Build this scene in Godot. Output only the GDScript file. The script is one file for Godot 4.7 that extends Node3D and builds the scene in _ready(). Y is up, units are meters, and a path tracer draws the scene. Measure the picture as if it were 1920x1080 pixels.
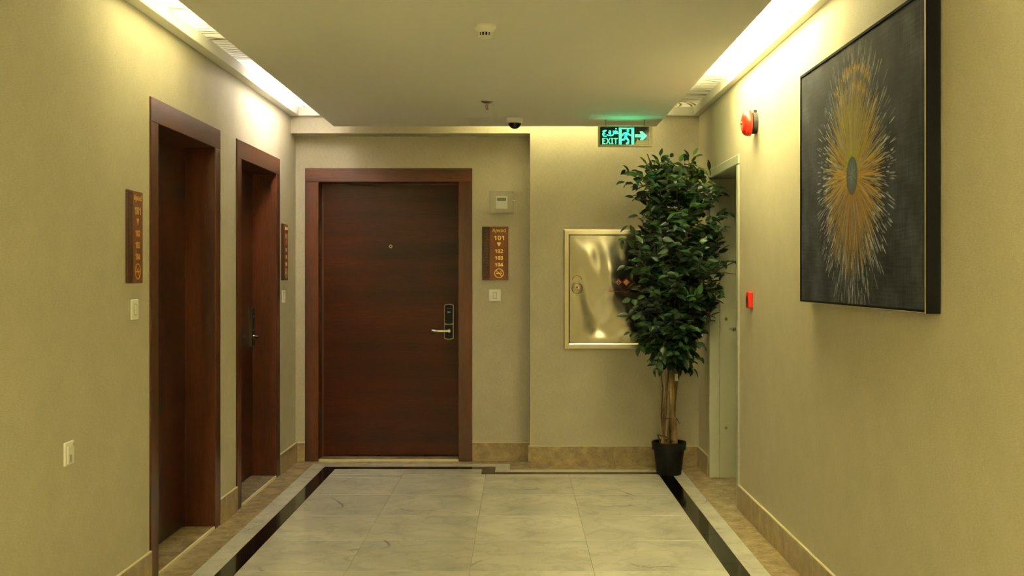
extends Node3D
# A hotel corridor end: two wooden doors on the left, one straight ahead, a steel fire door on the right.
# x to the right, y up, the corridor runs along -z; P(x, y, d) is the point d metres ahead of the camera.

const XL := -1.708      # left wall face
const XR := 1.345       # right wall face
const DF := 9.0         # wall with door 101
const DN := 8.8         # nearer part of the end wall
const EYE := 1.42
const CEIL := 2.51       # underside of the dropped ceiling
const BACK := -4.0      # the corridor goes on this far behind the camera

var rng := RandomNumberGenerator.new()
var taken := {}
var M := {}
var uv_off := Vector2.ZERO
var uv_scale := 1.0
var uv_swap := false


func P(x: float, y: float, d: float) -> Vector3:
	return Vector3(x, y, -d)


# ---------------------------------------------------------------- nodes
func numbered(called: String) -> String:
	var n: int = taken.get(called, 0)
	taken[called] = n + 1
	return called if n == 0 else "%s_%03d" % [called, n]


func tag(o: Node3D, label: String, category: String, group := "", kind := "") -> void:
	if label: o.set_meta("label", label)
	if category: o.set_meta("category", category)
	if group: o.set_meta("group", group)
	if kind: o.set_meta("kind", kind)


func thing(called: String, label: String, category: String, at := Vector3.ZERO, turn := 0.0, group := "", kind := "") -> Node3D:
	var o := Node3D.new()
	o.name = numbered(called)
	add_child(o)
	o.position = at
	o.rotation.y = turn
	tag(o, label, category, group, kind)
	return o


func mb() -> SurfaceTool:
	var st := SurfaceTool.new()
	st.begin(Mesh.PRIMITIVE_TRIANGLES)
	st.set_smooth_group(-1)
	return st


func done(st: SurfaceTool) -> ArrayMesh:
	st.generate_normals()
	return st.commit()


func obj(called: String, shape, m: Material, parent: Node3D = null) -> MeshInstance3D:
	var o := MeshInstance3D.new()
	o.mesh = done(shape) if shape is SurfaceTool else shape
	o.material_override = m
	if parent == null:
		o.name = numbered(called)
		add_child(o)
	else:
		o.name = called
		parent.add_child(o, true)
	return o


# ---------------------------------------------------------------- shapes
func face(st: SurfaceTool, pts: Array, outward: Vector3) -> void:
	var n: Vector3 = (pts[1] - pts[0]).cross(pts[2] - pts[0])
	if n.dot(outward) > 0.0:          # front faces run clockwise
		pts = pts.duplicate()
		pts.reverse()
	var a := n.abs()
	for i in range(1, pts.size() - 1):
		for p in [pts[0], pts[i], pts[i + 1]]:
			var uv := Vector2(p.x, -p.y)
			if a.x >= a.y and a.x >= a.z: uv = Vector2(p.z, -p.y)
			elif a.y >= a.z: uv = Vector2(p.x, p.z)
			if uv_swap: uv = Vector2(uv.y, uv.x)
			st.set_uv(uv * uv_scale + uv_off)
			st.add_vertex(p)


func box(st: SurfaceTool, a: Vector3, b: Vector3, c := 0.0) -> void:
	var ctr := (a + b) / 2.0
	var h := (b - a).abs() / 2.0
	c = minf(c, minf(h.x, minf(h.y, h.z)) * 0.9)
	var v := func(s: Vector3, axis: int) -> Vector3:
		var k := h - Vector3(c, c, c)
		k[axis] = h[axis]
		return ctr + s * k
	for ax in 3:
		var u := (ax + 1) % 3
		var w := (ax + 2) % 3
		for s in [-1.0, 1.0]:
			var q := []
			for k in [[-1.0, -1.0], [1.0, -1.0], [1.0, 1.0], [-1.0, 1.0]]:
				var sg := Vector3.ZERO
				sg[ax] = s; sg[u] = k[0]; sg[w] = k[1]
				q.append(v.call(sg, ax))
			var out := Vector3.ZERO
			out[ax] = s
			face(st, q, out)
			if c > 0.0:
				for s2 in [-1.0, 1.0]:
					var e1 := Vector3.ZERO
					e1[ax] = s; e1[u] = s2; e1[w] = -1.0
					var e2 := e1
					e2[w] = 1.0
					var o2 := Vector3.ZERO
					o2[ax] = s; o2[u] = s2
					face(st, [v.call(e1, ax), v.call(e2, ax), v.call(e2, u), v.call(e1, u)], o2)
	if c > 0.0:
		for sx in [-1.0, 1.0]:
			for sy in [-1.0, 1.0]:
				for sz in [-1.0, 1.0]:
					var s3 := Vector3(sx, sy, sz)
					face(st, [v.call(s3, 0), v.call(s3, 1), v.call(s3, 2)], s3)


func cb(x0: float, x1: float, y0: float, y1: float, d0: float, d1: float, c := 0.0) -> SurfaceTool:
	var st := mb()
	box(st, P(x0, y0, d1), P(x1, y1, d0), c)
	return st


func lathe(st: SurfaceTool, prof: Array, t := Transform3D.IDENTITY, segs := 32) -> void:
	# prof: Vector2(radius, height) going up with the outside on the right hand
	var group := 1
	for i in prof.size() - 1:
		var p: Vector2 = prof[i]
		var q: Vector2 = prof[i + 1]
		if i > 0 and absf((q - p).angle_to(p - prof[i - 1])) > 0.6:
			group += 1
		st.set_smooth_group(group)
		for k in segs:
			var a0 := TAU * k / segs
			var a1 := TAU * (k + 1) / segs
			var r0 := Vector3(cos(a0), 0, sin(a0))
			var r1 := Vector3(cos(a1), 0, sin(a1))
			var up := Vector3.UP
			var n := ((r0 + r1).normalized() * (q.y - p.y) - up * (q.x - p.x)).normalized()
			var pts := []
			if p.x > 1e-6: pts += [r0 * p.x + up * p.y, r1 * p.x + up * p.y]
			else: pts += [up * p.y]
			if q.x > 1e-6: pts += [r1 * q.x + up * q.y, r0 * q.x + up * q.y]
			else: pts += [up * q.y]
			if pts.size() > 2:
				var w := []
				for x in pts: w.append(t * x)
				face(st, w, t.basis * n)
	st.set_smooth_group(-1)


func tube(st: SurfaceTool, pts: Array, radii: Array, segs := 8) -> void:
	var rings := []
	var side := Vector3.RIGHT
	for i in pts.size():
		var d: Vector3 = (pts[mini(i + 1, pts.size() - 1)] - pts[maxi(i - 1, 0)]).normalized()
		if absf(d.dot(side)) > 0.95: side = Vector3.FORWARD if absf(d.z) < 0.9 else Vector3.UP
		var u := (side - d * side.dot(d)).normalized()
		side = u
		var w := d.cross(u)
		var ring := []
		for k in segs:
			var a := TAU * k / segs
			ring.append(pts[i] + (u * cos(a) + w * sin(a)) * radii[i])
		rings.append(ring)
	st.set_smooth_group(1)
	for i in pts.size() - 1:
		for k in segs:
			var l := (k + 1) % segs
			var q := [rings[i][k], rings[i][l], rings[i + 1][l], rings[i + 1][k]]
			face(st, q, (q[0] + q[1] + q[2] + q[3]) / 4.0 - (pts[i] + pts[i + 1]) / 2.0)
	st.set_smooth_group(-1)
	face(st, rings[0], pts[0] - pts[1])
	face(st, rings[-1], pts[-1] - pts[-2])


func plate(st: SurfaceTool, pts: Array, z0: float, z1: float) -> void:
	# a flat outline in x, y given the thickness z0 .. z1
	var poly := PackedVector2Array(pts)
	var idx := Geometry2D.triangulate_polygon(poly)
	for i in range(0, idx.size(), 3):
		var tri := [poly[idx[i]], poly[idx[i + 1]], poly[idx[i + 2]]]
		face(st, tri.map(func(p): return Vector3(p.x, p.y, z1)), Vector3.BACK)
		face(st, tri.map(func(p): return Vector3(p.x, p.y, z0)), Vector3.FORWARD)
	var cw := Geometry2D.is_polygon_clockwise(poly)
	for i in poly.size():
		var a := poly[i]
		var b := poly[(i + 1) % poly.size()]
		var e := (b - a).orthogonal() * (1.0 if cw else -1.0)
		face(st, [Vector3(a.x, a.y, z0), Vector3(b.x, b.y, z0), Vector3(b.x, b.y, z1), Vector3(a.x, a.y, z1)], -Vector3(e.x, e.y, 0))


func stroke(st: SurfaceTool, pts: Array, w: float, z0: float, z1: float, rounded := true) -> void:
	for i in pts.size():
		var p: Vector2 = pts[i]
		if rounded or (i > 0 and i < pts.size() - 1):
			var c := []
			for k in 10: c.append(p + Vector2.from_angle(TAU * k / 10) * w / 2.0)
			plate(st, c, z0, z1)
		if i:
			var o: Vector2 = pts[i - 1]
			var s := (p - o).orthogonal().normalized() * w / 2.0
			plate(st, [o + s, p + s, p - s, o - s], z0, z1)


func ring_band(st: SurfaceTool, c: Vector2, r: float, w: float, z0: float, z1: float, n := 36) -> void:
	for k in n:
		var a := Vector2.from_angle(TAU * k / n)
		var b := Vector2.from_angle(TAU * (k + 1) / n)
		plate(st, [c + a * (r - w / 2), c + a * (r + w / 2), c + b * (r + w / 2), c + b * (r - w / 2)], z0, z1)


var fonts := {}
func letters(text: String, height: float, depth: float, bold := true, family := "Droid Sans") -> ArrayMesh:
	# lettering about its centre, in x, y, from z = 0 to depth; height is that of the bounding box
	var key := family + str(bold)
	if not fonts.has(key):
		var f := SystemFont.new()
		f.font_names = PackedStringArray([family])
		f.font_weight = 700 if bold else 400
		fonts[key] = f
	var t := TextMesh.new()
	t.font = fonts[key]
	t.text = text
	t.font_size = 64
	t.pixel_size = 0.01
	t.depth = 0.1
	t.curve_step = 2.0
	var arr := t.get_mesh_arrays()
	var v: PackedVector3Array = arr[Mesh.ARRAY_VERTEX]
	var lo := v[0]
	var hi := v[0]
	for p in v:
		lo = lo.min(p); hi = hi.max(p)
	var k := height / (hi.y - lo.y)
	for i in v.size():
		var p := (v[i] - (lo + hi) / 2.0) * k
		p.z = (v[i].z - lo.z) / (hi.z - lo.z) * depth
		v[i] = p
	arr[Mesh.ARRAY_VERTEX] = v
	var m := ArrayMesh.new()
	m.add_surface_from_arrays(Mesh.PRIMITIVE_TRIANGLES, arr)
	return m


# ---------------------------------------------------------------- materials
func noise_bytes(w: int, h: int, freq: float, s: int, W: int, H: int, octaves := 3, warp := 0.0) -> PackedByteArray:
	var n := FastNoiseLite.new()
	n.noise_type = FastNoiseLite.TYPE_SIMPLEX_SMOOTH
	n.seed = s
	n.frequency = freq
	n.fractal_octaves = octaves
	if warp > 0.0:
		n.domain_warp_enabled = true
		n.domain_warp_amplitude = warp
		n.domain_warp_frequency = freq * 1.5
	var im := n.get_seamless_image(w, h, false, false, 0.25)
	im.convert(Image.FORMAT_L8)
	if w != W or h != H: im.resize(W, H, Image.INTERPOLATE_CUBIC)
	return im.get_data()


func picture(W: int, H: int, data: PackedByteArray) -> ImageTexture:
	var im := Image.create_from_data(W, H, false, Image.FORMAT_RGB8, data)
	im.generate_mipmaps()
	return ImageTexture.create_from_image(im)


func mat(c: Color, rough: float, metal := 0.0, spec := 0.5) -> StandardMaterial3D:
	var m := StandardMaterial3D.new()
	m.albedo_color = c
	m.roughness = rough
	m.metallic = metal
	m.metallic_specular = spec
	return m


func rgb(r: int, g: int, b: int) -> Color:
	return Color(r / 255.0, g / 255.0, b / 255.0)


func wood_texture(s: int, dark: Color, light: Color) -> ImageTexture:
	var W := 1024
	var fine := noise_bytes(64, 1024, 0.16, s, W, W, 2)
	var band := noise_bytes(16, 256, 0.05, s + 1, W, W, 3)
	var pore := noise_bytes(128, 1024, 0.33, s + 2, W, W, 1)
	var wide := noise_bytes(64, 64, 0.045, s + 3, W, W, 2)
	var d := PackedByteArray()
	d.resize(W * W * 3)
	for i in W * W:
		var t := 0.32 * fine[i] / 255.0 + 0.48 * band[i] / 255.0 + 0.2 * wide[i] / 255.0
		t = clampf((t - 0.5) * 1.5 + 0.5, 0.0, 1.0)
		var k := 1.0 - 0.14 * smoothstep(0.6, 0.85, pore[i] / 255.0)
		var c := dark.lerp(light, t) * k
		d[i * 3] = int(c.r * 255); d[i * 3 + 1] = int(c.g * 255); d[i * 3 + 2] = int(c.b * 255)
	return picture(W, W, d)


func marble_texture() -> ImageTexture:
	var W := 1024
	var cloud := noise_bytes(256, 256, 0.014, 11, W, W, 4, 30.0)
	var vein := noise_bytes(512, 512, 0.0032, 12, W, W, 3, 40.0)
	var vein2 := noise_bytes(512, 512, 0.011, 15, W, W, 3, 40.0)
	var mask := noise_bytes(256, 256, 0.008, 13, W, W, 2)
	var grain := noise_bytes(1024, 1024, 0.12, 14, W, W, 2)
	var d := PackedByteArray()
	d.resize(W * W * 3)
	for i in W * W:
		var v := 1.0 - smoothstep(0.0, 0.03, absf(vein[i] / 255.0 - 0.5))
		var v2 := 1.0 - smoothstep(0.0, 0.10, absf(vein2[i] / 255.0 - 0.52))
		var mk := smoothstep(0.45, 0.8, mask[i] / 255.0)
		var t := 0.93 + 0.13 * (cloud[i] / 255.0 - 0.5) + 0.025 * (grain[i] / 255.0 - 0.5)
		t -= 0.23 * v * mk + 0.05 * v2
		d[i * 3] = int(clampf(246 * t, 0, 255)); d[i * 3 + 1] = int(clampf(244 * t, 0, 255)); d[i * 3 + 2] = int(clampf(234 * t, 0, 255))
	return picture(W, W, d)


func beige_texture() -> ImageTexture:
	var W := 512
	var a := noise_bytes(512, 512, 0.012, 21, W, W, 4, 20.0)
	var b := noise_bytes(512, 512, 0.06, 22, W, W, 3)
	var c := noise_bytes(512, 512, 0.02, 23, W, W, 3, 30.0)
	var d := PackedByteArray()
	d.resize(W * W * 3)
	for i in W * W:
		var t := 0.9 + 0.26 * (a[i] / 255.0 - 0.5) + 0.12 * (b[i] / 255.0 - 0.5)
		t -= 0.10 * (1.0 - smoothstep(0.0, 0.05, absf(c[i] / 255.0 - 0.5)))
		d[i * 3] = int(clampf(196 * t, 0, 255)); d[i * 3 + 1] = int(clampf(176 * t, 0, 255)); d[i * 3 + 2] = int(clampf(138 * t, 0, 255))
	return picture(W, W, d)


func wallpaper() -> StandardMaterial3D:
	var W := 1024
	var weft := noise_bytes(128, 1024, 0.22, 31, W, W, 2)
	var warp := noise_bytes(1024, 96, 0.16, 32, W, W, 2)
	var soft := noise_bytes(128, 128, 0.03, 33, W, W, 2)
	var d := PackedByteArray()
	d.resize(W * W * 3)
	var hb := PackedByteArray()
	hb.resize(W * W)
	for i in W * W:
		var n := 0.62 * (weft[i] / 255.0 - 0.5) + 0.38 * (warp[i] / 255.0 - 0.5)
		var t := 1.0 + 0.16 * n + 0.035 * (soft[i] / 255.0 - 0.5)
		d[i * 3] = int(clampf(198 * t, 0, 255)); d[i * 3 + 1] = int(clampf(190 * t, 0, 255)); d[i * 3 + 2] = int(clampf(165 * t, 0, 255))
		hb[i] = int(clampf(128 + 200 * n, 0, 255))
	var m := mat(Color.WHITE, 0.62, 0.0, 0.35)
	m.albedo_texture = picture(W, W, d)
	var im := Image.create_from_data(W, W, false, Image.FORMAT_L8, hb)
	im.convert(Image.FORMAT_RGBA8)
	im.bump_map_to_normal_map(1.4)
	m.normal_enabled = true
	m.normal_texture = ImageTexture.create_from_image(im)
	m.normal_scale = 0.5
	m.uv1_triplanar = true
	m.uv1_world_triplanar = true
	m.uv1_triplanar_sharpness = 8.0
	m.uv1_scale = Vector3.ONE / 0.9
	return m


func cove_glass() -> StandardMaterial3D:
	# frosted glass printed with fans of curved leaf lines
	var W := 1024
	var H := 256
	var im := Image.create(W, H, false, Image.FORMAT_RGBA8)
	im.fill(Color(1, 1, 1, 0.86))
	var r := RandomNumberGenerator.new()
	r.seed = 5
	var ink := Color(0.50, 0.45, 0.30, 0.96)
	var x0 := 0.0
	while x0 < W - 20:
		var lean := r.randf_range(20, 110)
		var bend := r.randf_range(-34, 34)
		var w := r.randf_range(7.0, 17.0)
		var pinch := r.randf()
		for j in H * 2:
			var t := j / float(H * 2)
			var x := x0 + lean * t + bend * sin(t * PI)
			var ww := w * (0.25 + (sin(t * PI) if pinch < 0.5 else absf(cos(t * PI))))
			for q in int(ww) + 1:
				im.set_pixel(posmod(int(x + q - ww / 2), W), mini(int(t * H), H - 1), ink)
		x0 += r.randf_range(34, 92)
	for x in W:
		for y in [0, 1, 2, 3, H - 4, H - 3, H - 2, H - 1]: im.set_pixel(x, y, ink)
	var m := mat(Color.WHITE, 0.35)
	m.albedo_texture = ImageTexture.create_from_image(im)
	m.transparency = BaseMaterial3D.TRANSPARENCY_ALPHA
	m.backlight_enabled = true
	m.backlight = Color(1, 1, 1)
	return m


func glow(c: Color, e: float) -> StandardMaterial3D:
	var m := mat(Color(0.8, 0.8, 0.8), 0.5)
	m.emission_enabled = true
	m.emission = c
	m.emission_energy_multiplier = e
	return m


func painting_texture() -> ImageTexture:
	var W := 1280
	var H := 800
	var px := W / 1.671
	var im := Image.create(W, H, false, Image.FORMAT_RGB8)
	var a := noise_bytes(W / 4, H / 4, 0.02, 41, W, H, 4)
	var b := noise_bytes(64, H, 0.10, 42, W, H, 2)
	var e := noise_bytes(W, 50, 0.10, 43, W, H, 2)
	var d := PackedByteArray()
	d.resize(W * H * 3)
	for i in W * H:
		var t := 1.0 + 0.75 * (a[i] / 255.0 - 0.5) + 0.3 * (b[i] / 255.0 - 0.5) + 0.3 * (e[i] / 255.0 - 0.5)
		d[i * 3] = int(51 * t); d[i * 3 + 1] = int(53 * t); d[i * 3 + 2] = int(62 * t)
	im = Image.create_from_data(W, H, false, Image.FORMAT_RGB8, d)
	var r := RandomNumberGenerator.new()
	r.seed = 77
	var c := Vector2(W * 0.497, H * 0.508)
	var dash := func(ang: float, r0: float, r1: float, w: float, col: Color, k: float) -> void:
		var dir := Vector2.from_angle(ang)
		var nrm := dir.orthogonal()
		var n := int((r1 - r0) * px)
		var wob := r.randf_range(-0.05, 0.05)
		for j in n:
			var t := j / float(maxi(n, 1))
			var ww := w * (0.45 + 0.55 * sin(PI * pow(t, 1.6)))
			var p := c + dir * (r0 * px + j) + nrm * (wob * t * t * n)
			if r.randf() < 0.06: continue
			var q := -ww
			while q <= ww:
				var s := p + nrm * q
				var x := int(s.x)
				var y := int(s.y)
				if x >= 0 and y >= 0 and x < W and y < H:
					im.set_pixel(x, y, im.get_pixel(x, y).lerp(col, k))
				q += 0.8
	# washes of pigment close to the eye, then rays, then silver tips
	for n in 1300:
		var ang := r.randf() * TAU
		var up := -sin(ang)
		var col := rgb(188, 140, 44).lerp(rgb(150, 160, 66), clampf(up, 0, 1)).lerp(rgb(158, 114, 46), clampf(-up, 0, 1))
		dash.call(ang, 0.072 + r.randf() * 0.02, 0.13 + 0.10 * r.randf() + 0.09 * absf(up), r.randf_range(1.0, 3.0), col, 0.7)
	for n in 1600:
		var ang := r.randf() * TAU
		var up := -sin(ang)
		var reach := r.randf_range(0.22, 0.45)
		var r0 := maxf(0.085, reach - r.randf_range(0.08, 0.26))
		var col := rgb(196, 156, 66).lerp(rgb(176, 168, 84), clampf(up * 1.2, 0, 1) * r.randf()).lerp(rgb(142, 112, 62), clampf(-up, 0, 1))
		if r.randf() < 0.28: col = rgb(156, 154, 150)
		dash.call(ang, r0, reach, r.randf_range(0.7, 2.4), col * r.randf_range(0.75, 1.1), r.randf_range(0.45, 0.85))
	for n in 700:
		var ang := r.randf() * TAU
		var r0 := r.randf_range(0.30, 0.50)
		var g := r.randf_range(0.52, 0.86)
		dash.call(ang, r0, r0 + r.randf_range(0.02, 0.085), r.randf_range(0.8, 2.4), Color(g, g, g * 1.04), r.randf_range(0.4, 0.9))
	for n in 150:      # the bright broken arc near the top
		var ang := -PI / 2 + r.randf_range(-0.62, 0.62)
		var r0: float = [0.405, 0.34, 0.42][n % 3] + r.randf_range(-0.012, 0.012)
		dash.call(ang, r0, r0 + r.randf_range(0.015, 0.05), r.randf_range(1.0, 2.2), rgb(214, 180, 84), 0.85)
	for n in 260:      # dark gaps
		var ang := r.randf() * TAU
		var r0 := r.randf_range(0.1, 0.36)
		dash.call(ang, r0, r0 + r.randf_range(0.05, 0.14), r.randf_range(0.4, 1.0), rgb(54, 52, 54), 0.6)
	var R := int(0.076 * px)
	for y in range(-R, R + 1):
		for x in range(-R, R + 1):
			if x * x + y * y < R * R:
				var an := atan2(y, x)
				var rr := sqrt(x * x + y * y) / R
				var t := 0.55 + 0.22 * sin(an * 23.0 + 2.0 * sin(an * 7.0)) * (1.0 - rr) + 0.2 * (1.0 - rr)
				im.set_pixel(int(c.x) + x, int(c.y) + y, Color(0.60 * t, 0.66 * t, 0.68 * t))
	im.generate_mipmaps()
	return ImageTexture.create_from_image(im)


func make_materials() -> void:
	M.wall = wallpaper()
	var wt := wood_texture(51, rgb(55, 27, 15), rgb(101, 50, 26))
	M.wood = mat(Color.WHITE, 0.32, 0.0, 0.5)
	M.wood.albedo_texture = wt
	M.leafwood = mat(Color(0.74, 0.66, 0.66), 0.28, 0.0, 0.32)
	M.leafwood.albedo_texture = wt
	var mt := marble_texture()
	M.marbles = []
	for k in [1.0, 0.965, 0.985]:
		var mm := mat(Color(k, k, k * 0.99), 0.13, 0.0, 0.7)
		mm.albedo_texture = mt
		M.marbles.append(mm)
	var bt := beige_texture()
	M.beige = mat(Color.WHITE, 0.16, 0.0, 0.5)
	M.beige.albedo_texture = bt
	M.skirting = mat(Color(0.96, 0.94, 0.9), 0.3, 0.0, 0.5)
	M.skirting.albedo_texture = bt
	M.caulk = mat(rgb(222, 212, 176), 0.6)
	M.black_stone = mat(rgb(22, 19, 18), 0.09, 0.0, 0.5)
	M.mortar = mat(rgb(150, 142, 122), 0.9)
	M.ceiling = mat(rgb(234, 233, 228), 0.85, 0.0, 0.3)
	M.cove = mat(rgb(238, 236, 226), 0.8, 0.0, 0.3)
	M.glass = cove_glass()
	M.steel = mat(rgb(190, 186, 176), 0.14, 1.0)
	M.polished = mat(rgb(214, 208, 192), 0.16, 1.0)
	M.brushed = mat(rgb(176, 166, 140), 0.5, 0.6)
	M.chrome = mat(rgb(225, 222, 214), 0.12, 1.0)
	M.lockrim = mat(rgb(150, 144, 132), 0.28, 1.0)
	M.black = mat(rgb(12, 11, 11), 0.3, 0.0, 0.25)
	M.dark_plastic = mat(rgb(24, 23, 23), 0.5)
	M.white_plastic = mat(rgb(246, 244, 234), 0.4)
	M.rocker_gap = mat(rgb(186, 182, 164), 0.5)
	M.grey_plastic = mat(rgb(120, 124, 112), 0.3)
	M.sign_wood = mat(rgb(150, 84, 36), 0.4)
	var sw := wood_texture(61, rgb(92, 48, 20), rgb(150, 86, 38))
	M.sign_wood = mat(Color.WHITE, 0.4)
	M.sign_wood.albedo_texture = sw
	M.sign_dark = mat(Color(0.58, 0.55, 0.55), 0.42)
	M.sign_dark.albedo_texture = sw
	M.gold = mat(rgb(250, 214, 130), 0.38, 0.9)
	M.dull_gold = mat(rgb(120, 88, 44), 0.6)
	M.red = mat(rgb(214, 42, 24), 0.28)
	M.red_dark = mat(rgb(150, 24, 14), 0.4)
	M.red_ink = mat(rgb(170, 28, 22), 0.5)
	M.pale_ink = mat(rgb(226, 206, 180), 0.5)
	M.dark_ink = mat(rgb(70, 56, 40), 0.5)
	M.paint = mat(rgb(186, 186, 164), 0.42)
	M.leafdoor = mat(rgb(150, 148, 128), 0.45)
	M.clear = mat(Color(0.95, 0.96, 0.92, 0.10), 0.06)
	M.clear.transparency = BaseMaterial3D.TRANSPARENCY_ALPHA
	M.lens = mat(rgb(10, 10, 12), 0.08)
	M.brass = mat(rgb(170, 150, 110), 0.35, 1.0)
	M.sign_green = glow(Color(0.05, 0.95, 0.72), 0.95)
	M.sign_black = mat(rgb(10, 30, 22), 0.2)
	M.pot = mat(rgb(12, 12, 13), 0.5, 0.0, 0.3)
	M.soil = mat(rgb(50, 38, 24), 0.95)
	M.leaves = []
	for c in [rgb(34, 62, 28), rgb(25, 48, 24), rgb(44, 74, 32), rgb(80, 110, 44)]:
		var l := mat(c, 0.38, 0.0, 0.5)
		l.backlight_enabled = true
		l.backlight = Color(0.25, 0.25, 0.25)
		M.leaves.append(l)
	M.foliage = mat(Color.WHITE, 0.4, 0.0, 0.5)
	M.foliage.vertex_color_use_as_albedo = true
	M.twig = mat(rgb(92, 68, 38), 0.8)
	var bark := wood_texture(71, rgb(78, 58, 32), rgb(204, 172, 110))
	M.bark = mat(Color.WHITE, 0.75)
	M.bark.albedo_texture = bark
	M.canvas = mat(Color.WHITE, 0.75, 0.0, 0.2)
	M.canvas.albedo_texture = painting_texture()
	M.frame_black = mat(rgb(13, 12, 12), 0.8, 0.0, 0.15)
	M.frame_edge = mat(rgb(176, 164, 128), 0.35, 0.8)


# ---------------------------------------------------------------- camera and light
const WARM := Color(1.0, 0.955, 0.69)
const WHITE := Color(1.0, 0.96, 0.92)
const COVE_ENERGY := 71.0

func camera_and_light() -> void:
	var cam := Camera3D.new()
	cam.name = "camera"
	cam.position = Vector3(0, EYE, 0)
	cam.projection = Camera3D.PROJECTION_FRUSTUM
	cam.near = 0.05
	cam.far = 60.0
	cam.size = 2.0 * cam.near * 540.0 / 2206.0
	cam.frustum_offset = Vector2(-13.0, -23.0) / 2206.0 * cam.near
	cam.current = true
	add_child(cam)
	var we := WorldEnvironment.new()
	we.name = "environment"
	var env := Environment.new()
	env.background_mode = Environment.BG_COLOR
	env.background_color = Color.BLACK
	env.tonemap_mode = Environment.TONE_MAPPER_LINEAR
	env.tonemap_exposure = 1.26
	env.sdfgi_enabled = true
	env.ssao_enabled = true
	env.ssil_enabled = true
	we.environment = env
	add_child(we)


# ---------------------------------------------------------------- room
func rect_hole_wall(st: SurfaceTool, x0: float, x1: float, d0: float, d1: float, holes: Array, top: float) -> void:
	# a wall along the corridor with door openings [near, far, height]
	var d := d0
	for h in holes:
		box(st, P(x0, 0, h[0]), P(x1, top, d))
		box(st, P(x0, h[2], h[1]), P(x1, top, h[0]))
		d = h[1]
	box(st, P(x0, 0, d1), P(x1, top, d))


func room() -> void:
	var top := 2.98
	var st := mb()
	rect_hole_wall(st, XL - 0.25, XL, BACK, 9.3, [[5.437, 6.705, 2.25], [7.097, 8.377, 2.25]], top)
	tag(obj("wall_left", st, M.wall), "beige fabric-textured wallpapered wall with two brown wooden doors", "wall", "", "structure")
	st = mb()
	rect_hole_wall(st, XR, XR + 0.35, BACK, 9.3, [[7.17, 8.315, 2.165]], top)
	tag(obj("wall_right", st, M.wall), "beige wallpapered wall carrying the starburst painting", "wall", "", "structure")
	st = mb()
	box(st, P(XL, 0, 9.3), P(-1.636, top, DF))
	box(st, P(-1.636, 2.242, 9.3), P(-0.357, top, DF))
	box(st, P(-0.357, 0, 9.3), P(0.083, top, DF))
	box(st, P(0.083, 0, 9.3), P(XR, top, DN))
	box(st, P(XL, 2.485, DF), P(0.083, top, DN))
	tag(obj("wall_far", st, M.wall), "end wall of grey-beige textured wallpaper with a shallow recess around the door", "wall", "", "structure")
	st = cb(XL, XR, 0, top, BACK - 0.2, BACK)
	tag(obj("wall_back", st, M.wall), "plain beige wall closing the corridor behind the viewer", "wall", "", "structure")

	st = mb()
	box(st, P(-1.349, CEIL, 8.578), P(1.003, top, BACK))
	box(st, P(XL, 2.90, DN), P(-1.349, top, BACK))
	box(st, P(1.003, 2.90, DN), P(XR, top, BACK))
	box(st, P(-1.349, 2.90, DN), P(1.003, top, 8.578))
	var c := obj("ceiling", st, M.ceiling)
	tag(c, "smooth cream dropped ceiling between the two lit coves", "ceiling", "", "structure")
	obj("access_panel", cb(0.49, 1.002, CEIL - 0.0015, CEIL + 0.001, 7.99, 8.577, 0.0008), M.ceiling, c)
	# ledges under the coves, returned along the end wall
	st = mb()
	box(st, P(XL, 2.613, DN), P(-1.643, 2.678, BACK), 0.003)
	box(st, P(-1.643, 2.613, DN), P(-0.15, 2.678, 8.76), 0.003)
	tag(obj("trim_1", st, M.cove), "cream ledge running along the top of the left wall and into the end wall", "trim", "", "structure")
	st = mb()
	box(st, P(1.300, 2.613, DN), P(XR, 2.678, BACK), 0.003)
	box(st, P(-0.15, 2.613, DN), P(1.300, 2.678, 8.76), 0.003)
	tag(obj("trim_2", st, M.cove), "cream ledge running along the top of the right wall and into the end wall", "trim", "", "structure")


func skirting(called: String, label: String, runs: Array) -> void:
	# runs: [x0, x1, d0, d1, along_x]
	var root := thing(called, label, "baseboard", Vector3.ZERO, 0.0, "", "structure")
	for r in runs:
		var along: bool = r[4]
		var a: float = r[0] if along else r[2]
		var b: float = r[1] if along else r[3]
		var n := maxi(1, roundi((b - a) / 0.62))
		for k in n:
			var p := lerpf(a, b, k / float(n)) + (0.0005 if k else 0.0)
			var q := lerpf(a, b, (k + 1) / float(n)) - (0.0005 if k < n - 1 else 0.0)
			uv_off = Vector2(rng.randf(), rng.randf())
			uv_scale = 1.1
			var st := cb(p, q, 0.0, 0.143, r[2], r[3], 0.002) if along else cb(r[0], r[1], 0.0, 0.143, p, q, 0.002)
			obj("stone_panel", st, M.skirting, root)
			st = cb(p, q, 0.143, 0.15, r[2] + 0.001, r[3], 0.003) if along else cb(minf(r[0], r[1]) + 0.0, maxf(r[0], r[1]), 0.143, 0.15, p, q, 0.003)
			obj("joint_strip", st, M.caulk, root)
	uv_off = Vector2.ZERO
	uv_scale = 1.0


func stone(root: Node3D, called: String, x0: float, x1: float, d0: float, d1: float, m: Material, s: float) -> void:
	if x1 - x0 < 0.004 or d1 - d0 < 0.004: return
	uv_off = Vector2(rng.randf(), rng.randf())
	uv_scale = s
	var g := 0.0004
	obj(called, cb(x0 + g, x1 - g, -0.015, 0.0, d0 + g, d1 - g, 0.0012), m, root)
	uv_off = Vector2.ZERO
	uv_scale = 1.0


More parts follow.
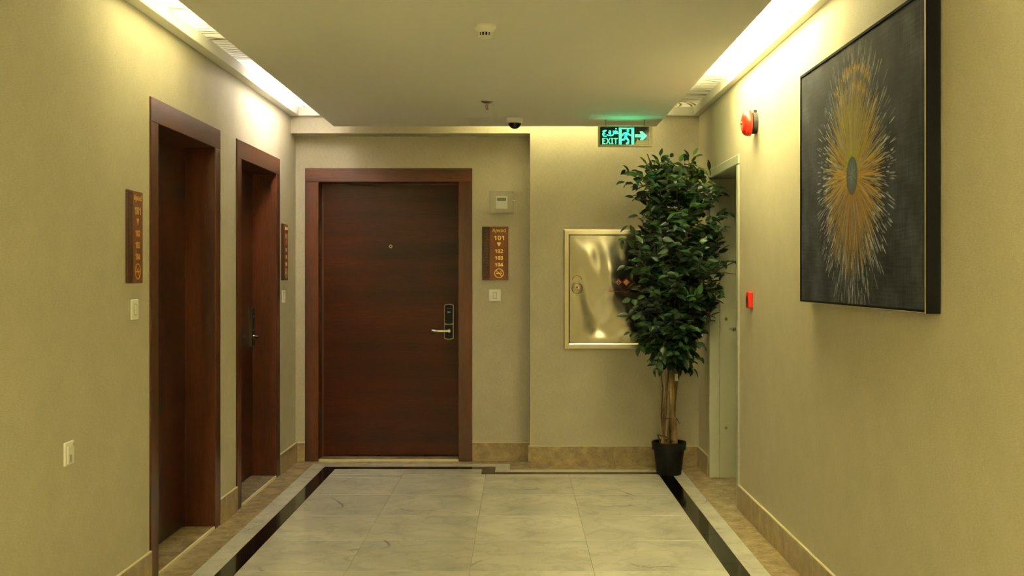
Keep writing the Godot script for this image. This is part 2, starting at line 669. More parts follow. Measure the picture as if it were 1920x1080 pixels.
func strip(root: Node3D, called: String, x0: float, x1: float, d0: float, d1: float, m: Material, s: float) -> void:
	var along := x1 - x0 > d1 - d0
	var a := x0 if along else d0
	var b := x1 if along else d1
	var n := maxi(1, roundi((b - a) / 0.66))
	for k in n:
		var p := lerpf(a, b, k / float(n))
		var q := lerpf(a, b, (k + 1) / float(n))
		if along: stone(root, called, p, q, d0, d1, m, s)
		else: stone(root, called, x0, x1, p, q, m, s)


func floors() -> void:
	var f := thing("floor", "polished cream marble tile floor with a black and white stone border", "floor", Vector3.ZERO, 0.0, "", "structure")
	obj("screed", cb(XL - 0.25, XR + 0.25, -0.2, -0.015, BACK, 9.3), M.mortar, f)
	var cols := [-1.352, -0.83, -0.237, 0.36, 1.0]
	var rows := [8.414, 8.287]
	while rows[-1] > BACK: rows.append(rows[-1] - 0.6575)
	rows[-1] = BACK
	for i in rows.size() - 1:
		for k in 4:
			stone(f, "marble_tile", cols[k], cols[k + 1], rows[i + 1], rows[i], M.marbles[rng.randi() % 3], 0.52)
	for k in 2: stone(f, "marble_tile", cols[k], cols[k + 1] if k < 1 else -0.27, 8.414, 8.641, M.marbles[k], 0.52)
	# black band
	strip(f, "black_strip", -1.445, -1.352, BACK, 8.641, M.black_stone, 1.0)
	strip(f, "black_strip", 1.0, 1.098, BACK, 8.414, M.black_stone, 1.0)
	strip(f, "black_strip", -1.445, -0.27, 8.641, 8.75, M.black_stone, 1.0)
	stone(f, "black_strip", -0.27, -0.174, 8.414, 8.75, M.black_stone, 1.0)
	strip(f, "black_strip", -0.174, 1.098, 8.414, 8.513, M.black_stone, 1.0)
	# white band
	strip(f, "white_strip", -1.553, -1.445, BACK, 8.75, M.marbles[0], 0.6)
	strip(f, "white_strip", 1.098, 1.195, BACK, 8.513, M.marbles[0], 0.6)
	strip(f, "white_strip", -1.553, -0.174, 8.75, 8.884, M.marbles[0], 0.6)
	stone(f, "white_strip", -0.174, -0.067, 8.513, 8.884, M.marbles[0], 0.6)
	strip(f, "white_strip", -0.067, 1.195, 8.513, 8.62, M.marbles[0], 0.6)
	# beige margin along the walls
	strip(f, "beige_strip", XL, -1.553, BACK, 8.884, M.beige, 1.1)
	strip(f, "beige_strip", 1.195, XR, BACK, 8.62, M.beige, 1.1)
	strip(f, "beige_strip", XL, 0.083, 8.884, DF, M.beige, 1.1)
	strip(f, "beige_strip", -0.067, 0.083, 8.62, 8.884, M.beige, 1.1)
	strip(f, "beige_strip", 0.083, XR, 8.62, DN, M.beige, 1.1)
	strip(f, "beige_strip", XR, XR + 0.25, 7.17, 8.315, M.beige, 1.1)
	skirting("baseboard_left", "beige stone skirting below the left wall and between its doors", [[XL, XL + 0.014, BACK, 5.437, false], [XL, XL + 0.014, 6.705, 7.097, false], [XL, XL + 0.014, 8.377, DF, false]])
	skirting("baseboard_right", "beige stone skirting along the foot of the right wall", [[XR - 0.014, XR, BACK, 7.17, false], [XR - 0.014, XR, 8.315, DN - 0.014, false]])
	skirting("baseboard_far", "beige stone skirting along the foot of the end wall and its recess", [[XL + 0.014, -1.636, DF - 0.014, DF, true], [-0.357, 0.083, DF - 0.014, DF, true], [0.069, XR, DN - 0.014, DN, true]])


# ---------------------------------------------------------------- doors
func lock(root: Node3D, at: Vector3, turn: float, lever: float) -> void:
	# an electronic lock facing +z: black plate in a metal rim and a lever towards -x (lever = 1) or +x (-1)
	var outline := func(w: float, y0: float, y1: float, bow: float) -> Array:
		var a := []
		for k in 9:
			var t := k / 8.0 * 2.0 - 1.0
			a.append(Vector2(t * w, y1 + bow * (1.0 - t * t)))
		for k in 9:
			var t := 1.0 - k / 8.0 * 2.0
			a.append(Vector2(t * w, y0 - bow * (1.0 - t * t)))
		return a
	var st := mb()
	plate(st, outline.call(0.0355, -0.130, 0.130, 0.008), 0.0, 0.022)
	var body := obj("lock", st, M.lockrim, root)
	body.position = at
	body.rotation.y = turn
	st = mb()
	plate(st, outline.call(0.0315, -0.010, 0.127, 0.006), 0.020, 0.025)
	obj("reader_panel", st, M.black, body)
	st = mb()
	plate(st, [Vector2(-0.0315, -0.022), Vector2(0.0315, -0.022), Vector2(0.0315, -0.123), Vector2(0.018, -0.129), Vector2(0, -0.132), Vector2(-0.018, -0.129), Vector2(-0.0315, -0.123)], 0.020, 0.025)
	obj("lower_panel", st, M.black, body)
	st = mb()
	box(st, Vector3(-0.012, 0.07, 0.024), Vector3(0.012, 0.082, 0.0265), 0.001)
	box(st, Vector3(-0.014, 0.104, 0.024), Vector3(0.014, 0.107, 0.0265), 0.001)
	obj("indicator", st, M.grey_plastic, body)
	st = mb()
	var y := -0.068
	lathe(st, [Vector2(0.0, 0.0), Vector2(0.017, 0.0), Vector2(0.017, 0.006), Vector2(0.011, 0.012), Vector2(0.011, 0.05), Vector2(0.0, 0.052)], Transform3D(Basis(Vector3.RIGHT, PI / 2), Vector3(0.004 * lever, y, 0.024)), 20)
	var s := -lever
	tube(st, [Vector3(-0.008 * s, y, 0.066), Vector3(0.03 * s, y, 0.068), Vector3(0.075 * s, y - 0.001, 0.068), Vector3(0.105 * s, y + 0.001, 0.066), Vector3(0.128 * s, y + 0.004, 0.060)], [0.0115, 0.0115, 0.0105, 0.0105, 0.0085], 14)
	obj("lever_handle", st, M.chrome, body)


func peephole(root: Node3D, at: Vector3, turn: float) -> void:
	var st := mb()
	lathe(st, [Vector2(0.0, 0.0), Vector2(0.015, 0.0), Vector2(0.015, 0.003), Vector2(0.012, 0.006), Vector2(0.008, 0.006), Vector2(0.006, 0.004)], Transform3D(Basis(Vector3.RIGHT, PI / 2)), 24)
	var o := obj("peephole", st, M.chrome, root)
	o.position = at
	o.rotation.y = turn
	st = mb()
	lathe(st, [Vector2(0.0065, 0.003), Vector2(0.005, 0.0048), Vector2(0.0, 0.0055)], Transform3D(Basis(Vector3.RIGHT, PI / 2)), 16)
	obj("lens", st, M.lens, o)


func wood_door(called: String, label: String, w: float, h: float, jw: float, depth: float, at: Vector3, turn: float, lock_side: int) -> void:
	# faces +z from the wall plane z = 0; the sill is at y = 0, x centred
	var d := thing(called, label, "door", at, turn, "", "structure")
	var back := -depth - 0.06
	var fr := 0.008
	uv_scale = 0.46
	var st: SurfaceTool
	for s in [-1.0, 1.0]:
		uv_swap = true
		uv_off = Vector2(rng.randf(), rng.randf())
		st = mb()
		box(st, Vector3(s * w / 2, 0, back), Vector3(s * (w / 2 - jw), h - jw, fr), 0.003)
		box(st, Vector3(s * (w / 2 - 0.06), h - jw, back), Vector3(s * w / 2, h - jw + 0.0005, fr - 0.001))
		box(st, Vector3(s * (w / 2 - jw - 0.012), 0, back), Vector3(s * (w / 2 - jw), h - jw, -depth + 0.0))
		obj("jamb", st, M.wood, d)
	uv_swap = false
	uv_off = Vector2(rng.randf(), rng.randf())
	st = mb()
	box(st, Vector3(-w / 2, h - jw, back), Vector3(w / 2, h, fr), 0.003)
	box(st, Vector3(-w / 2 + jw, h - jw - 0.012, back), Vector3(w / 2 - jw, h - jw, -depth))
	obj("head", st, M.wood, d)
	uv_off = Vector2(rng.randf(), rng.randf())
	st = mb()
	box(st, Vector3(-w / 2 + jw + 0.002, 0.024, -depth - 0.045), Vector3(w / 2 - jw - 0.002, h - jw - 0.003, -depth - 0.001), 0.002)
	var leaf := obj("door_leaf", st, M.leafwood, d)
	uv_scale = 1.1
	st = mb()
	box(st, Vector3(-w / 2 + jw, -0.012, -depth - 0.1), Vector3(w / 2 - jw, 0.016, -0.002), 0.003)
	obj("threshold", st, M.beige, d)
	st = mb()
	box(st, Vector3(-w / 2 + jw, -0.01, -0.004), Vector3(w / 2 - jw, 0.017, 0.006), 0.003)
	obj("threshold_edge", st, M.caulk, d)
	uv_scale = 1.0
	uv_off = Vector2.ZERO
	peephole(d, Vector3(0, 1.648, -depth - 0.001), 0.0)
	lock(d, Vector3(lock_side * (w / 2 - jw - 0.082), 1.062, -depth - 0.001), 0.0, float(lock_side))


func doors() -> void:
	wood_door("door_1", "tall dark brown wooden door in the left wall, nearest the viewer", 1.268, 2.25, 0.114, 0.16, P(XL, 0, 6.071), PI / 2, -1)
	wood_door("door_2", "second dark brown wooden door in the left wall, closer to the end", 1.280, 2.25, 0.114, 0.16, P(XL, 0, 7.737), PI / 2, 1)
	wood_door("door_3", "reddish brown wooden guest room door facing the viewer in the end wall", 1.279, 2.242, 0.105, 0.15, P(-0.9965, 0, DF), 0.0, 1)
	# the steel fire door, set back in the right wall
	var d := thing("door_4", "pale grey-green painted steel fire door set back in the right wall behind the plant", "door", Vector3.ZERO, 0.0, "", "structure")
	var st := mb()
	box(st, P(XR - 0.010, 0, 7.237), P(1.60, 2.10, 7.17), 0.006)
	obj("jamb", st, M.paint, d)
	st = mb()
	box(st, P(XR - 0.010, 0, 8.315), P(1.41, 2.10, 8.25), 0.006)
	box(st, P(1.41, 0, 8.315), P(1.60, 2.10, 8.262), 0.002)
	var j := obj("jamb", st, M.paint, d)
	for y in [1.117, 0.35]:
		st = mb()
		lathe(st, [Vector2(0, 0), Vector2(0.011, 0), Vector2(0.010, 0.004), Vector2(0, 0.005)], Transform3D(Basis(Vector3.RIGHT, PI / 2), P(1.455, y, 8.262)), 16)
		obj("screw_cap", st, M.brass, j)
	st = mb()
	box(st, P(XR - 0.010, 2.10, 8.315), P(1.60, 2.165, 7.17), 0.006)
	obj("head", st, M.paint, d)
	st = mb()
	box(st, P(1.535, 0.006, 8.258), P(1.585, 2.095, 7.242), 0.002)
	obj("door_leaf", st, M.leafdoor, d)
	st = mb()
	box(st, P(1.522, 0.95, 8.17), P(1.5355, 1.13, 8.13), 0.003)
	var esc := obj("lock", st, M.steel, d)
	st = mb()
	tube(st, [P(1.525, 1.05, 8.15), P(1.468, 1.05, 8.15)], [0.010, 0.010], 12)
	tube(st, [P(1.468, 1.05, 8.16), P(1.466, 1.05, 8.03)], [0.010, 0.009], 12)
	obj("lever_handle", st, M.steel, esc)
	st = mb()
	box(st, P(1.53, -0.01, 8.25), P(1.60, 0.006, 7.237))
	obj("threshold", st, M.beige, d)


# ---------------------------------------------------------------- lamps
func cove_light(label: String, x0: float, x1: float, d0: float, d1: float, tubes: Array) -> void:
	# panes of printed glass over a slot; tubes: [x0, x1, d0, d1, colour, strength]
	var root := thing("cove_light", label, "ceiling light", P((x0 + x1) / 2, 2.68, (d0 + d1) / 2))
	var off := -root.position
	var across := x1 - x0 > d1 - d0
	var n := roundi(maxf(x1 - x0, d1 - d0) / 1.16)
	for k in n:
		var st := mb()
		var f := k / float(n)
		var g := (k + 1) / float(n) - 0.0003
		var a := P(lerpf(x0, x1, f), 0, d0) if across else P(x0, 0, lerpf(d0, d1, f))
		var b := P(lerpf(x0, x1, g), 0, d1) if across else P(x1, 0, lerpf(d0, d1, g))
		for y in [2.681, 2.686]:
			var pts := [Vector3(a.x, y, a.z), Vector3(b.x, y, a.z), Vector3(b.x, y, b.z), Vector3(a.x, y, b.z)]
			var uvs := [Vector2(0, 0), Vector2(1, 0), Vector2(1, 1), Vector2(0, 1)] if across else [Vector2(0, 0), Vector2(0, 1), Vector2(1, 1), Vector2(1, 0)]
			for q in ([0, 1, 2, 0, 2, 3] if y > 2.683 else [0, 2, 1, 0, 3, 2]):
				st.set_uv(uvs[q] + Vector2(0.37 * k, 0))
				st.add_vertex(pts[q])
		var o := obj("glass_pane", st, M.glass, root)
		o.position = off
	for t in tubes:
		var p := P(t[0], 2.845, t[2])
		var q := P(t[1], 2.845, t[3])
		var dir := (q - p).normalized()
		var st := mb()
		tube(st, [p, q], [0.013, 0.013], 12)
		var o := obj("fluorescent_tube", st, glow(t[4], 3.0), root)
		o.position = off
		st = mb()
		var e := Vector3(0.025, 0.0, 0.025) - dir.abs() * 0.045
		box(st, p.min(q) + Vector3(0, 0.02, 0) - e, p.max(q) + Vector3(0, 0.055, 0) + e, 0.003)
		o = obj("batten", st, M.cove, root)
		o.position = off
		var l := AreaLight3D.new()
		l.name = "tube_light"
		l.area_size = Vector2(0.05, p.distance_to(q)) if not across else Vector2(p.distance_to(q), 0.05)
		l.light_color = t[4]
		l.light_energy = COVE_ENERGY * t[5]
		l.set("area_range", 30.0)
		l.shadow_enabled = true
		l.rotation.x = -PI / 2
		l.position = (p + q) / 2 + Vector3(0, -0.019, 0) + off
		root.add_child(l, true)


func lamps() -> void:
	cove_light("cove strip of leaf-patterned glass above the two doors along the left wall", -1.668, -1.330, BACK, 8.54,
		[[-1.45, -1.45, 7.45, 8.25, WHITE, 0.27], [-1.47, -1.47, 4.85, 5.90, WARM, 0.045], [-1.47, -1.47, 0.8, 2.2, WARM, 2.3], [-1.47, -1.47, -2.4, -1.0, WARM, 2.3]])
	cove_light("cove strip of leaf-patterned glass above the painting along the right wall", 0.985, 1.325, BACK, 8.54,
		[[1.11, 1.11, 5.35, 7.05, WARM, 0.78], [1.12, 1.12, 0.8, 2.2, WARM, 2.3], [1.12, 1.12, -2.4, -1.0, WARM, 2.3]])
	cove_light("cove slot above the end wall, mostly hidden behind the ceiling's far edge", -1.668, 1.325, 8.545, 8.79,
		[[-0.25, 0.85, 8.605, 8.605, WARM, 0.053]])


# ---------------------------------------------------------------- ceiling fittings
func ceiling_things() -> void:
	var t := thing("smoke_detector", "round cream smoke detector with dark slots on the ceiling", "smoke detector", P(-0.148, CEIL, 5.12))
	t.rotation.x = PI
	var st := mb()
	lathe(st, [Vector2(0.0, 0.0), Vector2(0.047, 0.0), Vector2(0.048, 0.012), Vector2(0.044, 0.019), Vector2(0.034, 0.030), Vector2(0.030, 0.034)])
	obj("base", st, M.white_plastic, t)
	st = mb()
	lathe(st, [Vector2(0.024, 0.030), Vector2(0.024, 0.048), Vector2(0.0, 0.048)])
	obj("sensor_chamber", st, M.dark_plastic, t)
	st = mb()
	for k in 12:
		var a := TAU * k / 12
		var c := Vector3(cos(a) * 0.0275, 0.041, sin(a) * 0.0275)
		box(st, c - Vector3(0.0028, 0.009, 0.0028), c + Vector3(0.0028, 0.009, 0.0028))
	obj("slot_ribs", st, M.white_plastic, t)
	st = mb()
	lathe(st, [Vector2(0.024, 0.047), Vector2(0.0305, 0.048), Vector2(0.029, 0.053), Vector2(0.018, 0.058), Vector2(0.0, 0.060)])
	obj("cap", st, M.white_plastic, t)

	t = thing("sprinkler", "small chrome fire sprinkler head hanging from the middle of the ceiling", "sprinkler", P(-0.198, CEIL, 7.35))
	t.rotation.x = PI
	st = mb()
	lathe(st, [Vector2(0, 0), Vector2(0.040, 0.0), Vector2(0.039, 0.004), Vector2(0.022, 0.012), Vector2(0.010, 0.014), Vector2(0.0, 0.014)])
	obj("escutcheon", st, M.lockrim, t)
	st = mb()
	lathe(st, [Vector2(0, 0.012), Vector2(0.009, 0.012), Vector2(0.009, 0.022), Vector2(0.0, 0.022)], Transform3D.IDENTITY, 12)
	for s in [-1.0, 1.0]:
		tube(st, [Vector3(0.007 * s, 0.02, 0), Vector3(0.012 * s, 0.034, 0), Vector3(0.003 * s, 0.052, 0)], [0.0022, 0.0022, 0.0022], 6)
	obj("frame_arms", st, M.lockrim, t)
	st = mb()
	tube(st, [Vector3(0, 0.022, 0), Vector3(0, 0.051, 0)], [0.0028, 0.0028], 8)
	obj("glass_bulb", st, M.red_dark, t)
	st = mb()
	lathe(st, [Vector2(0, 0.051), Vector2(0.012, 0.0515), Vector2(0.012, 0.053), Vector2(0, 0.055)], Transform3D.IDENTITY, 16)
	obj("deflector", st, M.lockrim, t)

	t = thing("security_camera", "black dome security camera in a white base at the ceiling's far edge", "security camera", P(-0.029, CEIL, 8.15))
	t.rotation.x = PI
	st = mb()
	lathe(st, [Vector2(0, 0), Vector2(0.057, 0.0), Vector2(0.058, 0.020), Vector2(0.054, 0.030), Vector2(0.046, 0.034), Vector2(0.044, 0.032)])
	obj("base", st, M.white_plastic, t)
	st = mb()
	var pr := []
	for k in 9: pr.append(Vector2(0.046 * cos(PI / 2 * k / 8.0), 0.030 + 0.044 * sin(PI / 2 * k / 8.0)))
	pr[-1].x = 0.0
	lathe(st, pr)
	obj("dome", st, M.lens, t)


# ---------------------------------------------------------------- exit sign
func exit_sign() -> void:
	var z := 8.20
	var k := z / 2206.0 / 16.0
	var cx := (1110.0 + 997.0 / 16.0 - 973.0) * z / 2206.0
	var cy := EYE + (517.0 - 225.0 - 490.0 / 16.0) * z / 2206.0
	var q := func(u: float, v: float) -> Vector2: return Vector2((u - 997.0) * k, (490.0 - v) * k)
	var t := thing("exit_sign", "glowing green running-man EXIT sign hanging below the ceiling", "exit sign", P(cx, cy, z))
	var st := mb()
	var a: Vector2 = q.call(185, 800)
	var b: Vector2 = q.call(1810, 180)
	var ia: Vector2 = q.call(243, 738)
	var ib: Vector2 = q.call(1708, 204)
	box(st, Vector3(a.x, a.y, -0.028), Vector3(b.x, b.y, -0.006), 0.002)
	box(st, Vector3(a.x, a.y, -0.008), Vector3(ia.x, b.y, 0.002), 0.0015)
	box(st, Vector3(ib.x, a.y, -0.008), Vector3(b.x, b.y, 0.002), 0.0015)
	box(st, Vector3(ia.x, a.y, -0.008), Vector3(ib.x, ia.y, 0.002), 0.0015)
	box(st, Vector3(ia.x, ib.y, -0.008), Vector3(ib.x, b.y, 0.002), 0.0015)
	obj("housing", st, M.brushed, t)
	st = mb()
	box(st, Vector3(ia.x, ia.y, -0.007), Vector3(ib.x, ib.y, -0.004))
	obj("face_panel", st, M.sign_black, t)
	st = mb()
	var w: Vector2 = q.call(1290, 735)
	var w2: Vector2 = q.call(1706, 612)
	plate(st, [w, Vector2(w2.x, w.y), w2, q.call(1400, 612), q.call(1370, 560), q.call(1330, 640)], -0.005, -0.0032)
	obj("pale_corner", st, M.caulk, t)  # flat cream patch in the lower right of the face
	var z0 := -0.005
	var z1 := -0.0022
	# Arabic word for exit
	st = mb()
	var draw := func(pts: Array, wd: float) -> void: stroke(st, pts.map(func(p): return q.call(p[0], p[1])), wd * k, z0, z1)
	draw.call([[330, 335], [365, 318], [425, 315]], 34)
	draw.call([[415, 322], [350, 362], [322, 425], [348, 478], [425, 490]], 36)
	draw.call([[380, 412], [382, 413]], 44)
	draw.call([[505, 385], [522, 322], [552, 330], [560, 385], [520, 398], [505, 385]], 30)
	draw.call([[560, 385], [550, 430], [512, 465], [455, 440]], 34)
	draw.call([[640, 330], [652, 390], [628, 450], [560, 470]], 36)
	draw.call([[660, 345], [712, 325], [762, 352]], 34)
	draw.call([[762, 352], [690, 385], [650, 400]], 34)
	draw.call([[650, 402], [782, 398]], 36)
	draw.call([[720, 262], [722, 263]], 46)
	obj("arabic_lettering", st, M.sign_green, t)
	var o := obj("lettering", letters("EXIT", 180 * k, 0.0028), M.sign_green, t)
	var ab := o.mesh.get_aabb()
	o.scale.x = 460 * k / ab.size.x
	var ec: Vector2 = q.call(542, 630)
	o.position = Vector3(ec.x, ec.y, z0)
	# doorway and running figure
	st = mb()
	for r in [[805, 890, 235, 735], [1182, 1266, 235, 735], [805, 1266, 232, 272]]:
		var c0: Vector2 = q.call(r[0], r[3])
		var c1: Vector2 = q.call(r[1], r[2])
		box(st, Vector3(c0.x, c0.y, z0), Vector3(c1.x, c1.y, z1))
	obj("doorway_pictogram", st, M.sign_green, t)
	st = mb()
	draw = func(pts: Array, wd: float) -> void: stroke(st, pts.map(func(p): return q.call(p[0], p[1])), wd * k, z0 + 0.0004, z1 + 0.0004)
	draw.call([[1078, 318], [1080, 319]], 76)
	draw.call([[1040, 400], [1010, 500]], 82)
	draw.call([[1010, 382], [945, 405], [912, 465]], 46)
	draw.call([[1075, 392], [1125, 445], [1180, 462]], 46)
	draw.call([[1000, 515], [968, 585], [860, 600], [838, 690]], 56)
	draw.call([[1028, 525], [1096, 612], [1090, 690], [1040, 705]], 54)
	obj("running_figure", st, M.sign_green, t)
	st = mb()
	plate(st, [q.call(1288, 425), q.call(1470, 425), q.call(1428, 345), q.call(1515, 342), q.call(1655, 470), q.call(1530, 600), q.call(1440, 598), q.call(1478, 515), q.call(1288, 515)], z0, z1)
	obj("arrow", st, M.sign_green, t)
	for s in [-0.135, 0.135]:
		st = mb()
		lathe(st, [Vector2(0.0, b.y - 0.002), Vector2(0.004, b.y - 0.002), Vector2(0.004, CEIL - cy - 0.004), Vector2(0.010, CEIL - cy - 0.004), Vector2(0.010, CEIL - cy), Vector2(0, CEIL - cy)], Transform3D(Basis.IDENTITY, Vector3(s, 0, -0.017)), 12)
		obj("hanger", st, M.steel, t)
	st = mb()
	box(st, Vector3(-0.12, b.y, -0.022), Vector3(0.12, b.y + 0.003, -0.012))
	obj("light_strip", st, glow(Color(0.02, 0.9, 0.55), 1.0), t)
	for up in [true, false]:
		var l := AreaLight3D.new()
		l.name = "sign_light"
		l.light_color = Color(0.05, 1.0, 0.62)
		l.shadow_enabled = true
		if up:
			l.area_size = Vector2(0.24, 0.01)
			l.rotation.x = PI / 2
			l.position = Vector3(0, b.y + 0.005, -0.017)
			l.light_energy = 0.0012
		else:
			l.area_size = Vector2(0.30, 0.10)
			l.rotation.y = PI
			l.position = Vector3(0, 0, 0.004)
			l.light_energy = 0.035
		t.add_child(l, true)


# ---------------------------------------------------------------- wall fittings; each faces +z from z = 0
func room_sign(label: String, at: Vector3, turn: float) -> void:
	var t := thing("room_sign", label, "sign", at, turn, "wooden room number signs beside the doors")
	uv_scale = 0.9
	uv_swap = true
	uv_off = Vector2(rng.randf(), rng.randf())
	var st := mb()
	box(st, Vector3(-0.042, -0.204, 0), Vector3(0.1, 0.204, 0.012), 0.0015)
	obj("panel", st, M.sign_wood, t)
	st = mb()
	box(st, Vector3(-0.1, -0.204, 0), Vector3(-0.0425, 0.204, 0.0125), 0.0015)
	var dk := obj("dark_strip", st, M.sign_dark, t)
	uv_scale = 1.0
	uv_swap = false
	uv_off = Vector2.ZERO
	st = mb()
	for k in 16:
		var y := 0.17 - k * 0.0225
		var x := -0.071 + 0.006 * sin(k * 2.4)
		stroke(st, [Vector2(x - 0.010, y), Vector2(x + 0.002, y + 0.006), Vector2(x + 0.010, y - 0.002)], 0.0022, 0.012, 0.0129)
	obj("ornament", st, M.dull_gold, dk)
	var c := 0.029
	var put := func(called: String, m: ArrayMesh, y: float, w: float) -> void:
		var o := obj(called, m, M.gold, t)
		o.position = Vector3(c, y, 0.0116)
		if w > 0.0: o.scale.x = w / m.get_aabb().size.x
	# positions scaled from the photograph: 9 zoomed pixels to a pixel, 4.08 mm each
	var yy := func(v: float) -> float: return (540.0 - v) / 9.0 * 0.00408
	put.call("logo_lettering", letters("Ajwad", 0.034, 0.0014, false), yy.call(160.0), 0.102)
	put.call("lettering", letters("101", 0.035, 0.0014), yy.call(280.0), 0.078)
	put.call("lettering", letters("102", 0.028, 0.0014), yy.call(502.0), 0.062)
	put.call("lettering", letters("103", 0.028, 0.0014), yy.call(617.0), 0.062)
	put.call("lettering", letters("104", 0.028, 0.0014), yy.call(732.0), 0.062)
	st = mb()
	var ty: float = yy.call(390.0)
	plate(st, [Vector2(c - 0.017, ty + 0.015), Vector2(c + 0.017, ty + 0.015), Vector2(c, ty - 0.017)], 0.0116, 0.013)
	obj("arrow", st, M.gold, t)
	st = mb()
	var ny: float = yy.call(876.0)
	ring_band(st, Vector2(c, ny), 0.0335, 0.005, 0.0116, 0.013)
	stroke(st, [Vector2(c - 0.022, ny + 0.022), Vector2(c + 0.022, ny - 0.022)], 0.0042, 0.0116, 0.013)
	box(st, Vector3(c - 0.022, ny - 0.004, 0.0116), Vector3(c + 0.012, ny + 0.003, 0.0128))
	box(st, Vector3(c + 0.014, ny - 0.004, 0.0116), Vector3(c + 0.021, ny + 0.003, 0.0128))
	stroke(st, [Vector2(c + 0.017, ny + 0.006), Vector2(c + 0.012, ny + 0.012), Vector2(c + 0.018, ny + 0.017)], 0.003, 0.0116, 0.0128)
	obj("no_smoking_symbol", st, M.gold, t)


func switch_plate(label: String, at: Vector3, turn: float, socket := false) -> void:
	var t := thing("wall_socket" if socket else "light_switch", label, "wall socket" if socket else "light switch", at, turn, "" if socket else "white light switches below the room signs")
	var st := mb()
	box(st, Vector3(-0.045, -0.045, 0), Vector3(0.045, 0.045, 0.009), 0.003)
	obj("cover_plate", st, M.white_plastic, t)
	if socket:
		st = mb()
		box(st, Vector3(-0.026, -0.038, 0.008), Vector3(0.026, 0.030, 0.012), 0.002)
		obj("insert", st, M.white_plastic, t)
		st = mb()
		box(st, Vector3(-0.012, -0.034, 0.0115), Vector3(0.012, -0.006, 0.0126), 0.0005)
		obj("jack_opening", st, M.rocker_gap, t)
		st = mb()
		box(st, Vector3(0.028, 0.024, 0.0085), Vector3(0.040, 0.036, 0.0115), 0.0005)
		obj("indicator", st, M.rocker_gap, t)
	else:
		st = mb()
		plate(st, [Vector2(-0.015, -0.026), Vector2(0.015, -0.026), Vector2(0.015, 0.026), Vector2(-0.015, 0.026)], 0.008, 0.0095)
		obj("rocker_frame", st, M.rocker_gap, t)
		st = mb()
		box(st, Vector3(-0.012, -0.022, 0.008), Vector3(0.012, 0.022, 0.0135), 0.003)
		obj("rocker", st, M.white_plastic, t)


func thermostat() -> void:
	var at := P((940.5 - 973.0) * DF / 2206.0, EYE + (517.0 - 380.0) * DF / 2206.0, DF)
	var t := thing("thermostat", "white wall thermostat with a grey display under the clear cover above the sign", "thermostat", at)
	var st := mb()
	box(st, Vector3(-0.046, -0.048, 0), Vector3(0.046, 0.048, 0.026), 0.004)
	obj("body", st, M.white_plastic, t)
	st = mb()
	box(st, Vector3(-0.034, 0.010, 0.025), Vector3(0.034, 0.036, 0.0268), 0.0006)
	obj("display", st, M.grey_plastic, t)
	t = thing("clear_cover", "transparent lockable plastic guard box over the white thermostat", "cover box", at)
	st = mb()
	var w := 0.088
	var h := 0.083
	box(st, Vector3(-w, -h, 0.058), Vector3(w, h, 0.061), 0.001)
	box(st, Vector3(-w, -h, 0.0), Vector3(-w + 0.003, h, 0.058))
	box(st, Vector3(w - 0.003, -h, 0.0), Vector3(w, h, 0.058))
	box(st, Vector3(-w + 0.003, -h, 0.0), Vector3(w - 0.003, -h + 0.003, 0.058))
	box(st, Vector3(-w + 0.003, h - 0.003, 0.0), Vector3(w - 0.003, h, 0.058))
	obj("box", st, M.clear, t)
	st = mb()
	box(st, Vector3(-w - 0.004, -h - 0.004, 0.0), Vector3(-w, h + 0.004, 0.006), 0.001)
	box(st, Vector3(w, -h - 0.004, 0.0), Vector3(w + 0.004, h + 0.004, 0.006), 0.001)
	box(st, Vector3(-w, h, 0.0), Vector3(w, h + 0.004, 0.006), 0.001)
	box(st, Vector3(-w, -h - 0.004, 0.0), Vector3(w, -h, 0.006), 0.001)
	obj("base_rim", st, M.clear, t)
	st = mb()
	lathe(st, [Vector2(0, 0), Vector2(0.008, 0), Vector2(0.008, 0.010), Vector2(0, 0.010)], Transform3D(Basis(Vector3.FORWARD, PI / 2), Vector3(w, 0.012, 0.040)), 16)
	box(st, Vector3(w + 0.008, 0.009, 0.036), Vector3(w + 0.020, 0.015, 0.044), 0.001)
	obj("key_lock", st, M.chrome, t)


